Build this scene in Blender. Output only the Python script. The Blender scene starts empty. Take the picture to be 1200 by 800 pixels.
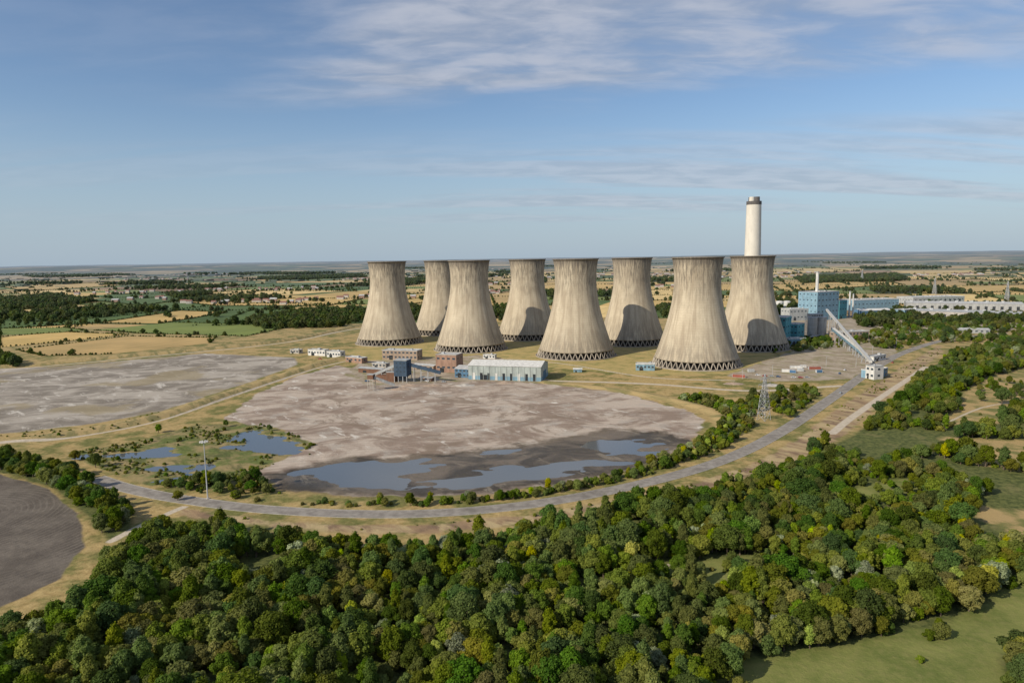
import bpy, math, random
import numpy as np
from mathutils import Vector, Matrix, Euler
random.seed(7); RS=np.random.RandomState(11)
sc=bpy.context.scene
W,H,F=1200.0,800.0,800.0
CAMH=116.0
# ------------------------------------------------------------ camera
cam=bpy.data.cameras.new("camera"); cam.lens=24; cam.sensor_width=36; cam.clip_end=90000; cam.clip_start=1
co=bpy.data.objects.new("camera",cam); sc.collection.objects.link(co); sc.camera=co
R=(Matrix.Rotation(math.radians(90-6.95),4,'X') @ Matrix.Rotation(math.radians(-0.9),4,'Z'))
co.matrix_world=Matrix.Translation((0,0,CAMH)) @ R
R3=R.to_3x3(); R3i=R3.inverted()
def G(u,v,z=0.0):  # u, v are image pixel coordinates, cast from the camera to the ground
    "image pixel back-projected through the camera onto the ground plane"
    d=R3 @ Vector(((u-W/2)/F, -(v-H/2)/F, -1.0))
    t=(z-CAMH)/d.z
    return (d.x*t, d.y*t)
def P(pts): return np.array([G(*p) for p in pts])
def proj_v(x,y,z):
    c=R3i @ Vector((x,y,z-CAMH)); return H/2 - F*c.y/(-c.z)
def z_at(x,y,v):
    a,b=-50,400
    for _ in range(40):
        m=(a+b)/2
        if proj_v(x,y,m)>v: a=m
        else: b=m
    return a
# ------------------------------------------------------------ numpy helpers
def vnoise(x,y,s,seed):
    r=np.random.RandomState(seed).rand(256,256)
    x=np.asarray(x)/s+1000.3; y=np.asarray(y)/s+1000.7
    xi=np.floor(x).astype(int); yi=np.floor(y).astype(int); fx=x-xi; fy=y-yi
    fx=fx*fx*(3-2*fx); fy=fy*fy*(3-2*fy)
    a=r[xi%256,yi%256]; b=r[(xi+1)%256,yi%256]; c=r[xi%256,(yi+1)%256]; d=r[(xi+1)%256,(yi+1)%256]
    return (a*(1-fx)+b*fx)*(1-fy)+(c*(1-fx)+d*fx)*fy
def fbm(x,y,s,seed,o=3):
    t=0;a=1;n=0
    for i in range(o):
        t=t+a*vnoise(x,y,s/2**i,seed+i); n+=a; a*=.5
    return t/n
def segdist(x,y,pts,closed=False):
    d=np.full(np.shape(x),1e18); n=len(pts)
    for i in range(n if closed else n-1):
        ax,ay=pts[i]; bx,by=pts[(i+1)%n]; ex,ey=bx-ax,by-ay; L=ex*ex+ey*ey+1e-9
        t=np.clip(((x-ax)*ex+(y-ay)*ey)/L,0,1)
        d=np.minimum(d,(x-ax-t*ex)**2+(y-ay-t*ey)**2)
    return np.sqrt(d)
def inside(x,y,pts):
    r=np.zeros(np.shape(x),bool); n=len(pts)
    for i in range(n):
        ax,ay=pts[i]; bx,by=pts[(i+1)%n]
        if ay==by: continue
        c=((ay>y)!=(by>y))&(x<(bx-ax)*(y-ay)/(by-ay)+ax)
        r^=c
    return r
def sdf(x,y,pts):
    return np.where(inside(x,y,pts),-1,1)*segdist(x,y,pts,True)
def smooth(a,b,x):
    t=np.clip((x-a)/(b-a),0,1); return t*t*(3-2*t)
def catmull(pts,n=10):
    pts=[np.array(p) for p in pts]; q=[2*pts[0]-pts[1]]+pts+[2*pts[-1]-pts[-2]]; out=[]
    for i in range(1,len(q)-2):
        for k in range(n):
            t=k/n; a,b,c,d=q[i-1],q[i],q[i+1],q[i+2]
            out.append(.5*((2*b)+(c-a)*t+(2*a-5*b+4*c-d)*t*t+(3*b-a-3*c+d)*t**3))
    out.append(pts[-1]); return np.array(out)
# ------------------------------------------------------------ zones (outlines in image pixels, projected onto the ground)
ROAD=catmull(P([(112,560),(150,572),(215,585),(330,598),(480,602),(620,591),(750,567),(850,538),(920,503),(975,466),(1003,446),(1030,428),(1062,412),(1110,398),(1180,390)]))
ZASH=P([(395,428),(470,445),(600,446),(720,458),(815,484),(828,500),(790,530),(740,551),(640,570),(520,582),(420,582),(330,572),(300,552),(370,520),(330,503),(262,492),(300,462),(350,440)])
ZASHL=P([(-250,440),(60,430),(240,414),(345,419),(350,427),(300,445),(250,462),(185,483),(110,496),(30,506),(-60,512),(-250,500)])
ZMUD=P([(310,556),(400,536),(470,536),(560,526),(640,516),(720,501),(790,508),(812,518),(765,545),(640,568),(520,581),(430,582),(330,574)])
POOLS=[P([(355,548),(440,536),(520,556),(600,550),(640,560),(560,575),(470,580),(385,573)]),
       P([(580,545),(700,535),(750,543),(690,558),(610,562)]),
       P([(680,516),(760,508),(790,518),(720,530)]),
       P([(590,526),(650,520),(670,531),(610,537)])]
PONDS=[P([(240,515),(290,506),(355,514),(345,529),(300,533),(262,526)]),
       P([(155,549),(262,536),(282,550),(205,563)]),
       P([(110,531),(195,522),(220,534),(150,543)])]
ZWET=P([(150,520),(230,498),(300,496),(385,520),(370,535),(300,552),(260,575),(160,566),(110,545),(80,530)])
ZLOT=P([(-260,560),(0,556),(55,572),(92,602),(98,640),(70,678),(0,712),(-120,770),(-420,800)])
ZYARD=P([(420,424),(560,416),(640,428),(640,448),(560,446),(430,452),(405,440)])
ZYARD2=P([(850,440),(905,420),(960,400),(1000,392),(1060,405),(1035,425),(1000,443),(960,446),(900,447)])
ZSITE=P([(860,400),(900,380),(1000,362),(1200,368),(1260,372),(1230,385),(1080,390),(960,405)])
ZLAWN=P([(400,412),(470,396),(560,388),(700,392),(900,408),(910,418),(870,438),(760,440),(660,432),(520,424),(430,425)])
ZDIRT=P([(210,596),(330,612),(480,616),(620,604),(700,590),(800,570),(880,545),(925,520),(985,477),(1040,440),(1100,405),(1105,412),(1060,450),(990,510),(930,545),(880,558),(800,582),(700,598),(620,614),(480,626),(330,621),(220,606)])
ZWOOD=P([(60,735),(98,700),(130,652),(165,634),(255,627),(400,642),(480,644),(560,638),(640,620),(700,606),(800,588),(885,562),(930,546),(1000,510),(1045,478),(1080,440),(1115,415),(1200,400),(1500,400),(1800,1100),(-900,1100),(-600,860),(-150,800)])
ZWOODL=P([(-300,545),(0,535),(60,548),(105,568),(150,604),(158,622),(128,634),(108,612),(62,572),(0,553),(-260,556)])
CLEAR=[P([(845,778),(990,756),(1100,734),(1160,704),(1200,672),(1300,640),(1400,760),(1175,765),(1180,800),(1200,900),(820,900)]),
       P([(1100,500),(1140,448),(1200,430),(1300,425),(1320,470),(1190,480),(1165,497)]),
       P([(1100,512),(1200,515),(1300,530),(1240,560),(1150,545)]),
       P([(1120,590),(1200,598),(1320,610),(1250,640),(1170,620)]),
       P([(770,672),(830,655),(905,648),(950,660),(900,684),(830,694)]),
       P([(980,575),(1060,560),(1110,570),(1040,590),(960,592)])]
ZMEADOW=CLEAR[0]
TRACKS=[(catmull(P([(130,634),(165,616),(215,594)])),4.0),
        (catmull(P([(975,508),(1000,488),(1045,457),(1085,430)])),5.5),
        (catmull(P([(700,684),(750,672),(790,660)])),1.6),
        (catmull(P([(0,522),(90,512),(190,492),(280,462),(370,432),(420,420)])),3.0),
        (catmull(P([(640,446),(760,450),(880,458),(985,452)])),6),
        (catmull(P([(0,434),(150,420),(330,402),(420,385),(520,376)])),5),
        (catmull(P([(1100,500),(1150,478),(1200,470),(1260,466)])),1.8),
        (catmull(P([(420,424),(520,418),(640,424),(760,442),(860,446)])),3.5)]
BUNDS=[(catmull(P([(-100,524),(0,520),(90,508),(190,487),(280,458),(370,428),(400,420)])),2.6,11),
       (catmull(P([(-100,436),(0,431),(150,418),(330,400),(420,382)])),3.0,10),
       (catmull(P([(640,448),(740,460),(830,480),(850,500),(830,520)])),1.5,8)]
def height(x,y):
    x=np.asarray(x,float); y=np.asarray(y,float)
    h=0.5*(fbm(x,y,60,3)-.5)+0.12*(fbm(x,y,9,8)-.5)+0.12
    for pl,bh,bw in BUNDS:
        d=segdist(x,y,pl); h=h+bh*(1-smooth(2,bw,d))*(.75+.5*fbm(x,y,25,17))
    sm=sdf(x,y,ZMUD); m=smooth(6,-10,sm)
    h=h*(1-m)+m*(-0.17+1.05*(fbm(x*.5,y,17,21,5)-.42))
    for q in POOLS:
        s=sdf(x,y,q)+30*(fbm(x*0.5,y,24,31,4)-.5); h=h-0.27*smooth(6,-9,s)
    for q in PONDS:
        s=sdf(x,y,q)+60*(fbm(x*.6,y,13,33,5)-.47); h=h-0.7*smooth(2,-5,s)
    dr=segdist(x,y,ROAD); k=smooth(6,16,dr); h=h*k-0.02*(1-k)
    return np.maximum(h,-1.3)
# ------------------------------------------------------------ node helpers
def nd(nt,t,ins=None,**kw):
    n=nt.nodes.new(t)
    for k,v in kw.items(): setattr(n,k,v)
    for k,v in (ins or {}).items():
        if isinstance(v,bpy.types.NodeSocket): nt.links.new(v,n.inputs[k])
        else:
            if isinstance(v,tuple) and len(v)==3 and n.inputs[k].type=='RGBA': v=v+(1,)
            n.inputs[k].default_value=v
    return n
def mx(nt,f,a,b,bt='MIX'):
    return nd(nt,'ShaderNodeMix',{0:f,6:a,7:b},data_type='RGBA',blend_type=bt).outputs[2]
def mt(nt,op,a,b=0.0,c=0.0): return nd(nt,'ShaderNodeMath',{0:a,1:b,2:c},operation=op).outputs[0]
def noi(nt,vec,s,det=4,rough=.55,dist=0.0): return nd(nt,'ShaderNodeTexNoise',{'Vector':vec,'Scale':s,'Detail':det,'Roughness':rough,'Distortion':dist}).outputs[0]
def mr(nt,v,a,b,c=0.0,d=1.0): return nd(nt,'ShaderNodeMapRange',{0:v,1:a,2:b,3:c,4:d},interpolation_type='SMOOTHSTEP').outputs[0]
def pos(nt): return nd(nt,'ShaderNodeNewGeometry').outputs[0]
def vmul(nt,v,s): return nd(nt,'ShaderNodeVectorMath',{0:v,1:s},operation='MULTIPLY').outputs[0]
HZC=(0.20,0.25,0.31)
def haze_tint(nt,col,L=13000.0,c=HZC):  # aerial perspective painted into base colour: blue-grey tint grows with distance from origin
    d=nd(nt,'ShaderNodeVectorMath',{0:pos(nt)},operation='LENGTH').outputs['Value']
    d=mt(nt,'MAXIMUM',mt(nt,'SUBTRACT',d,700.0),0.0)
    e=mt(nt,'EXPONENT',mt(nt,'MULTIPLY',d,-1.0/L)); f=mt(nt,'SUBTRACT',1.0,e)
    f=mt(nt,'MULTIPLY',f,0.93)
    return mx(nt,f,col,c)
def newmat(name):
    m=bpy.data.materials.new(name); m.use_nodes=True; nt=m.node_tree
    for n in list(nt.nodes): nt.nodes.remove(n)
    o=nt.nodes.new('ShaderNodeOutputMaterial'); b=nt.nodes.new('ShaderNodeBsdfPrincipled')
    nt.links.new(b.outputs[0],o.inputs[0]); b.inputs['Roughness'].default_value=.9
    b.inputs['Specular IOR Level'].default_value=.15
    return m,nt,b
def paint(name,col,var=.18,scale=.35,rough=.7,metal=0.0,stripe=0.0,dirt=.25):
    m,nt,b=newmat(name); p=pos(nt)
    n=noi(nt,vmul(nt,p,(1,1,.35)),scale,5)
    c=mx(nt,mr(nt,n,.3,.75,0,1),tuple(x*(1-var) for x in col),tuple(min(.85,x*(1+var)) for x in col))
    g=noi(nt,vmul(nt,p,(1,1,.12)),scale*2.2,4)
    c=mx(nt,mr(nt,g,.5,.8,0,dirt),c,(.16,.13,.10))
    if stripe>0:
        oc=nd(nt,'ShaderNodeTexCoord').outputs['Object']
        w=nd(nt,'ShaderNodeTexWave',{'Vector':oc,'Scale':stripe,'Distortion':0.0},wave_type='BANDS',bands_direction='X').outputs[1]
        c=mx(nt,mt(nt,'MULTIPLY',w,.22),c,tuple(x*.55 for x in col))
    nt.links.new(haze_tint(nt,c),b.inputs['Base Color']); b.inputs['Roughness'].default_value=rough; b.inputs['Metallic'].default_value=metal
    return m
# ------------------------------------------------------------ mesh helpers
def mkobj(name,verts,faces,mats,mi=None,smooth_=False,link=True):
    me=bpy.data.meshes.new(name); me.from_pydata(verts,[],faces)
    for m in mats: me.materials.append(m)
    if mi is not None: me.polygons.foreach_set('material_index',mi)
    if smooth_: me.polygons.foreach_set('use_smooth',[True]*len(me.polygons))
    me.update(); o=bpy.data.objects.new(name,me)
    if link: sc.collection.objects.link(o)
    return o
class Asm:
    def __init__(s): s.v=[];s.f=[];s.m=[];s.mats=[]
    def add(s,vs,fs,mat):
        if mat not in s.mats: s.mats.append(mat)
        k=s.mats.index(mat); n=len(s.v); s.v+=[tuple(a) for a in vs]
        for f in fs: s.f.append(tuple(i+n for i in f)); s.m.append(k)
    def box(s,x0,x1,y0,y1,z0,z1,mat):
        s.add([(x0,y0,z0),(x1,y0,z0),(x1,y1,z0),(x0,y1,z0),(x0,y0,z1),(x1,y0,z1),(x1,y1,z1),(x0,y1,z1)],
              [(0,3,2,1),(4,5,6,7),(0,1,5,4),(1,2,6,5),(2,3,7,6),(3,0,4,7)],mat)
    def gable(s,x0,x1,y0,y1,z0,z1,mat,ov=.4,wall=None):
        ym=(y0+y1)/2
        if wall: s.add([(x0,y0,z0),(x0,y1,z0),(x0,ym,z1-.15)],[(0,2,1)],wall); s.add([(x1,y0,z0),(x1,y1,z0),(x1,ym,z1-.15)],[(0,1,2)],wall)
        t=.25; a=x0-ov; b=x1+ov
        for sg,ye in ((-1,y0-ov),(1,y1+ov)):
            s.add([(a,ye,z0),(b,ye,z0),(b,ym,z1),(a,ym,z1),(a,ye,z0+t),(b,ye,z0+t),(b,ym,z1+t),(a,ym,z1+t)],
              [(0,3,2,1),(4,5,6,7),(0,1,5,4),(1,2,6,5),(2,3,7,6),(3,0,4,7)],mat)
    def cyl(s,cx,cy,z0,z1,r0,r1,mat,n=24,cap=True):
        vs=[];fs=[]
        for z,r in ((z0,r0),(z1,r1)):
            for i in range(n): a=2*math.pi*i/n; vs.append((cx+r*math.cos(a),cy+r*math.sin(a),z))
        for i in range(n): j=(i+1)%n; fs.append((i,j,n+j,n+i))
        if cap: fs.append(tuple(range(n,2*n)))
        s.add(vs,fs,mat)
    def beam(s,p,q,w,mat,h=None,w2=None):
        h=h or w; w2=w2 or w; p=Vector(p);q=Vector(q);d=(q-p).normalized()
        up=Vector((0,0,1)) if abs(d.z)<.95 else Vector((1,0,0))
        a=d.cross(up).normalized(); b=a.cross(d).normalized(); vs=[]
        for c,k in ((p,1),(q,w2/w)):
            for sx,sy in ((-1,-1),(1,-1),(1,1),(-1,1)): vs.append(c+a*sx*w/2*k+b*sy*h/2*k)
        s.add(vs,[(0,1,5,4),(1,2,6,5),(2,3,7,6),(3,0,4,7),(0,3,2,1),(4,5,6,7)],mat)
    def obj(s,name,loc=(0,0,0),rz=0,sm=False):
        o=mkobj(name,s.v,s.f,s.mats,s.m,sm); o.location=loc; o.rotation_euler=(0,0,rz); return o
# ------------------------------------------------------------ sun, sky
sunv=Vector((-0.82,-0.57,0)).normalized(); EL=math.radians(33)
ts=Vector((sunv.x*math.cos(EL),sunv.y*math.cos(EL),math.sin(EL)))
sl=bpy.data.lights.new("sun",'SUN'); sl.energy=5.0; sl.angle=math.radians(.5); sl.color=(1,.90,.73)
so=bpy.data.objects.new("sun",sl); so.rotation_euler=ts.to_track_quat('Z','Y').to_euler(); so.location=(-300,-200,400); sc.collection.objects.link(so)
wd=bpy.data.worlds.new("World"); sc.world=wd; wd.use_nodes=True; nt=wd.node_tree
for n in list(nt.nodes): nt.nodes.remove(n)
out=nt.nodes.new('ShaderNodeOutputWorld'); bg=nt.nodes.new('ShaderNodeBackground'); nt.links.new(bg.outputs[0],out.inputs[0])
sky=nt.nodes.new('ShaderNodeTexSky'); sky.sky_type='NISHITA'; sky.sun_disc=False; sky.sun_elevation=EL
sky.sun_rotation=math.atan2(sunv.x,sunv.y); sky.altitude=100; sky.air_density=1.0; sky.dust_density=0.6; sky.ozone_density=3.0
tc=nd(nt,'ShaderNodeTexCoord').outputs['Generated']; sp=nd(nt,'ShaderNodeSeparateXYZ',{0:tc})
X,Y,Z=sp.outputs; Zc=mt(nt,'MAXIMUM',Z,0.0)
den=mt(nt,'ADD',Zc,.12)
cx=mt(nt,'DIVIDE',X,den); cy=mt(nt,'DIVIDE',Y,den)
cv=nd(nt,'ShaderNodeCombineXYZ',{0:cx,1:cy,2:0.0}).outputs[0]
n1=noi(nt,vmul(nt,cv,(.55,1.3,1)),1.1,7,.52,.4)
n2=noi(nt,vmul(nt,cv,(.30,2.1,1)),.9,6,.52,.3)
n3=noi(nt,vmul(nt,cv,(1.3,2.6,1)),2.4,7,.58,.35)
az=nd(nt,'ShaderNodeMath',{0:X,1:Y},operation='ARCTAN2').outputs[0]
edgeb=mt(nt,'ADD',Z,mt(nt,'MULTIPLY',mt(nt,'SUBTRACT',n1,.5),.12))
hi=mt(nt,'MULTIPLY',mr(nt,edgeb,.195,.255),mr(nt,mt(nt,'ADD',az,mt(nt,'MULTIPLY',mt(nt,'SUBTRACT',n1,.5),.7)),-.42,-.10,0.15,1.0))
c1=mt(nt,'MULTIPLY',mr(nt,mt(nt,'ADD',mt(nt,'MULTIPLY',n1,.65),mt(nt,'MULTIPLY',n3,.35)),.34,.60,.18,1.0),hi)
lo=mt(nt,'MULTIPLY',mr(nt,Z,.03,.07),mr(nt,Z,.19,.13)); lo=mt(nt,'MULTIPLY',lo,mr(nt,az,-.45,.25,.25,1.0))
c2=mt(nt,'MULTIPLY',mr(nt,n2,.44,.60),lo)
c2=mt(nt,'MULTIPLY',c2,.55); cf=mt(nt,'MINIMUM',mt(nt,'ADD',mt(nt,'MULTIPLY',c1,.80),c2),1.0)
skc=mx(nt,1.0,sky.outputs[0],(.86,.89,.93),'MULTIPLY')
hz=mr(nt,Z,-.02,.24,.85,0.0)
skc=mx(nt,hz,skc,(3.1,3.95,4.85))
ccol=mx(nt,mr(nt,n3,.35,.65),(3.1,3.45,4.15),(4.3,4.5,5.1))
fin=mx(nt,cf,skc,ccol)
nt.links.new(fin,bg.inputs[0]); bg.inputs[1].default_value=.122
# ------------------------------------------------------------ near terrain
xs=np.arange(-900,1100.1,2.5)
ys=[70.]
while ys[-1]<1260: ys.append(ys[-1]+(1.8+max(0,ys[-1]-450)*.004))
ys=np.array(ys); NX,NY=len(xs),len(ys)
XX,YY=np.meshgrid(xs,ys); X1=XX.ravel(); Y1=YY.ravel(); Z1=height(X1,Y1)
idx=np.arange(NX*NY).reshape(NY,NX)
me=bpy.data.meshes.new("terrain"); me.vertices.add(NX*NY)
me.vertices.foreach_set('co',np.stack([X1,Y1,Z1],1).ravel())
q=np.stack([idx[:-1,:-1],idx[:-1,1:],idx[1:,1:],idx[1:,:-1]],-1).reshape(-1,4)
me.loops.add(q.size); me.loops.foreach_set('vertex_index',q.ravel())
me.polygons.add(len(q)); me.polygons.foreach_set('loop_start',np.arange(len(q))*4)
me.update(calc_edges=True); me.validate()
me.polygons.foreach_set('use_smooth',[True]*len(me.polygons))
def attr(n,a):
    t=me.attributes.new(n,'FLOAT','POINT'); t.data.foreach_set('value',np.asarray(a,np.float32))
attr('ash',sdf(X1,Y1,ZASH)); attr('ashl',sdf(X1,Y1,ZASHL)); attr('mud',sdf(X1,Y1,ZMUD)); attr('wet',sdf(X1,Y1,ZWET))
attr('lot',sdf(X1,Y1,ZLOT)); attr('yard',np.minimum(sdf(X1,Y1,ZYARD),np.minimum(sdf(X1,Y1,ZYARD2),sdf(X1,Y1,ZSITE))))
attr('lawn',sdf(X1,Y1,ZLAWN)); attr('dirt',sdf(X1,Y1,ZDIRT)); attr('wood',np.minimum(sdf(X1,Y1,ZWOOD),sdf(X1,Y1,ZWOODL)))
cl=np.minimum.reduce([sdf(X1,Y1,c) for c in CLEAR[1:4]]); attr('clear',cl); attr('meadow',np.minimum(sdf(X1,Y1,ZMEADOW),np.minimum(sdf(X1,Y1,CLEAR[4]),sdf(X1,Y1,CLEAR[5]))))
tr=np.minimum.reduce([segdist(X1,Y1,p)-w/2 for p,w in TRACKS]); attr('track',tr)
bd=np.minimum.reduce([segdist(X1,Y1,p)-w for p,h_,w in BUNDS]); attr('bund',bd)
m,nt,b=newmat("terrain"); p=pos(nt)
def A(n): return nd(nt,'ShaderNodeAttribute',attribute_name=n).outputs['Fac']
nL=noi(nt,p,.012,5); nM=noi(nt,p,.06,5,.6); nS=noi(nt,p,.35,5,.65); nXS=noi(nt,p,1.6,4,.7)
rp=nd(nt,'ShaderNodeVectorRotate',{'Vector':p,'Angle':-0.25},rotation_type='Z_AXIS').outputs[0]
rq=nd(nt,'ShaderNodeVectorRotate',{'Vector':p,'Angle':0.9},rotation_type='Z_AXIS').outputs[0]
nSt=noi(nt,vmul(nt,rp,(.7,1.0,1)),.030,8,.66,.9); nSt2=noi(nt,vmul(nt,rq,(.45,1.2,1)),.085,7,.66,.5)
def zone(col,name,c2,amp=6,soft=1.5,n=nM,extra=None):
    s=mt(nt,'ADD',A(name),mt(nt,'MULTIPLY',mt(nt,'SUBTRACT',n,.5),amp*2))
    f=mr(nt,s,-soft,soft,1,0)
    return mx(nt,f,col,c2)
straw=mx(nt,mr(nt,nS,.3,.7),(.29,.205,.085),(.42,.31,.14))
olive=mx(nt,mr(nt,nS,.3,.7),(.10,.105,.03),(.19,.18,.06))
gras=mx(nt,mr(nt,nS,.3,.7),(.08,.10,.025),(.14,.165,.05))
col=mx(nt,mr(nt,mt(nt,'ADD',mt(nt,'MULTIPLY',nM,.6),mt(nt,'MULTIPLY',nL,.4)),.45,.58),straw,olive)
lawn=mx(nt,mr(nt,nM,.42,.70),(.38,.29,.12),(.21,.20,.07))
col=zone(col,'lawn',lawn,8,3)
floor_=mx(nt,mr(nt,nS,.35,.65),(.05,.065,.02),(.13,.14,.045)); floor_=mx(nt,mr(nt,nM,.55,.70,0,.6),floor_,(.19,.17,.07))
col=zone(col,'wood',floor_,5,2)
mead=mx(nt,mr(nt,nM,.35,.65),(.115,.14,.035),(.19,.20,.06)); mead=mx(nt,mr(nt,nS,.4,.7,0,.45),mead,(.23,.21,.08))
col=zone(col,'meadow',mead,5,1.5)
col=zone(col,'clear',mx(nt,mr(nt,nM,.42,.6),(.36,.26,.12),(.15,.15,.05)),8,3)
col=zone(col,'dirt',mx(nt,mr(nt,nSt2,.40,.62),mx(nt,mr(nt,nM,.4,.6),(.28,.19,.11),(.18,.12,.08)),(.40,.31,.17)),7,2)
ashlc=mx(nt,mr(nt,nSt,.40,.60),(.19,.165,.135),(.37,.33,.28)); ashlc=mx(nt,mr(nt,nSt2,.55,.68,0,.8),ashlc,(.54,.50,.44))
ashlc=mx(nt,mr(nt,nL,.53,.60,0,.7),ashlc,(.27,.22,.13)); ashlc=mx(nt,mr(nt,noi(nt,p,.02,7,.7,1.0),.56,.62,0,.55),ashlc,(.15,.125,.10))
col=zone(col,'ashl',ashlc,6,2)
ash=mx(nt,mr(nt,nSt,.40,.58),(.24,.18,.14),(.46,.385,.315)); ash=mx(nt,mr(nt,nM,.50,.66,0,.6),ash,(.38,.345,.30))
ash=mx(nt,mr(nt,nSt2,.57,.68,0,.85),ash,(.66,.62,.55)); ash=mx(nt,mr(nt,noi(nt,p,.024,8,.7,1.2),.53,.60,0,.75),ash,(.20,.15,.11))
ash=mx(nt,mr(nt,nXS,.3,.8,0,.3),ash,(.24,.19,.15))
wv=nd(nt,'ShaderNodeTexWave',{'Vector':rp,'Scale':.06,'Distortion':9.0,'Detail':3.0,'Detail Scale':.12},bands_direction='Y').outputs[1]
ash=mx(nt,mr(nt,wv,.92,1.0,0,.3),ash,(.15,.12,.10))
wetc=mx(nt,mr(nt,nM,.40,.60),gras,(.27,.21,.10)); wetc=mx(nt,mr(nt,nSt2,.5,.62,0,.7),wetc,(.075,.085,.03)); col=zone(col,'wet',wetc,7,2)
col=zone(col,'ash',ash,9,1.2)
mud=mx(nt,mr(nt,nSt,.42,.60),(.055,.046,.036),(.15,.12,.09)); mud=mx(nt,mr(nt,nS,.55,.7,0,.5),mud,(.09,.085,.035)); mud=mx(nt,mr(nt,nSt2,.56,.66,0,.6),mud,(.24,.20,.15))
col=zone(col,'mud',mud,16,5)
yard=mx(nt,mr(nt,nM,.35,.65),(.26,.21,.15),(.38,.32,.25)); yard=mx(nt,mr(nt,nS,.55,.68,0,.5),yard,(.14,.125,.10)); yard=mx(nt,mr(nt,nSt2,.52,.62,0,.8),yard,(.19,.18,.07))
col=zone(col,'yard',yard,12,1.5)
col=zone(col,'bund',mx(nt,mr(nt,nSt2,.42,.6),(.38,.28,.13),(.20,.175,.075)),5,3)
lp=nd(nt,'ShaderNodeVectorMath',{0:p,1:(G(-60,610)[0],G(-60,610)[1],0)},operation='SUBTRACT').outputs[0]
ring=nd(nt,'ShaderNodeTexWave',{'Vector':lp,'Scale':.12,'Distortion':4.0,'Detail':4.0,'Detail Scale':.3},wave_type='RINGS',rings_direction='Z').outputs[1]
lot=mx(nt,mr(nt,nM,.35,.65),(.095,.08,.066),(.15,.128,.105)); lot=mx(nt,mt(nt,'MULTIPLY',mr(nt,ring,.55,1.0,0,.6),mr(nt,nL,.38,.58)),lot,(.20,.175,.145)); lot=mx(nt,mr(nt,nS,.4,.7,0,.3),lot,(.06,.05,.045))
col=zone(col,'lot',lot,3,.8)
col=zone(col,'track',mx(nt,mr(nt,nS,.3,.7),(.40,.34,.26),(.52,.45,.36)),.8,.5,nS)
nt.links.new(haze_tint(nt,col),b.inputs['Base Color'])
wetf=mr(nt,mt(nt,'ADD',A('mud'),mt(nt,'MULTIPLY',nM,10)),-6,8,.40,.95); nt.links.new(wetf,b.inputs['Roughness'])
bmp=nd(nt,'ShaderNodeBump',{'Strength':.6,'Distance':.6,'Height':mt(nt,'ADD',nS,mt(nt,'MULTIPLY',nXS,.4))}); nt.links.new(bmp.outputs[0],b.inputs['Normal'])
me.materials.append(m); to=bpy.data.objects.new("terrain",me); sc.collection.objects.link(to)
mw,nt,b=newmat("pond_water"); b.inputs['Base Color'].default_value=(.10,.11,.115,1); b.inputs['Roughness'].default_value=.06; b.inputs['Specular IOR Level'].default_value=1.0
bp=nd(nt,'ShaderNodeBump',{'Strength':.08,'Distance':.1,'Height':noi(nt,pos(nt),1.2,3)}); nt.links.new(bp.outputs[0],b.inputs['Normal'])
mkobj("pond",[(-330,260,-.33),(220,260,-.33),(220,520,-.33),(-330,520,-.33)],[(0,1,2,3)],[mw])
# ------------------------------------------------------------ far ground sheet with hills
rr=[0.];
while rr[-1]<60000: rr.append(rr[-1]*1.045+120)
na=260; V=[];Fa=[]
for i,r in enumerate(rr):
    a=np.linspace(-1.25,1.25,na)+math.pi/2
    x=r*np.cos(a); y=r*np.sin(a)-400
    hh=smooth(6500,15000,np.full(na,r))
    az_=np.pi/2-a
    z=-1.6+hh*(20+120*(fbm(x,y,5200,50,4))**1.5+ 60*smooth(.25,.8,az_)*fbm(x,y,2500,60))
    V+=list(zip(x,y,z))
for i in range(len(rr)-1):
    for j in range(na-1): k=i*na+j; Fa.append((k+1,k,k+na,k+na+1))
mg,nt,b=newmat("ground"); p=pos(nt)
vz=nd(nt,'ShaderNodeTexVoronoi',{'Vector':vmul(nt,p,(1,.8,0)),'Scale':.0022},distance='CHEBYCHEV')
sepc=nd(nt,'ShaderNodeSeparateColor',{0:vz.outputs['Color']}).outputs[0]
rmp=nt.nodes.new('ShaderNodeValToRGB'); rmp.color_ramp.interpolation='CONSTANT'; e=rmp.color_ramp.elements
cols=[(0,(.40,.29,.14)),(.2,(.09,.12,.04)),(.36,(.46,.34,.17)),(.5,(.05,.07,.025)),(.60,(.14,.15,.06)),(.70,(.36,.26,.14)),(.86,(.04,.055,.02))]
e[0].position=0; e[0].color=cols[0][1]+(1,); e[1].position=cols[1][0]; e[1].color=cols[1][1]+(1,)
for q_,c_ in cols[2:]: k=e.new(q_); k.color=c_+(1,)
nt.links.new(sepc,rmp.inputs[0])
wf=noi(nt,p,.0009,6,.6); c=mx(nt,mr(nt,wf,.47,.55,0,.85),rmp.outputs[0],(.035,.05,.02))
nt.links.new(haze_tint(nt,c,12000),b.inputs['Base Color'])
mkobj("ground",V,Fa,[mg],smooth_=True)
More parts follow.
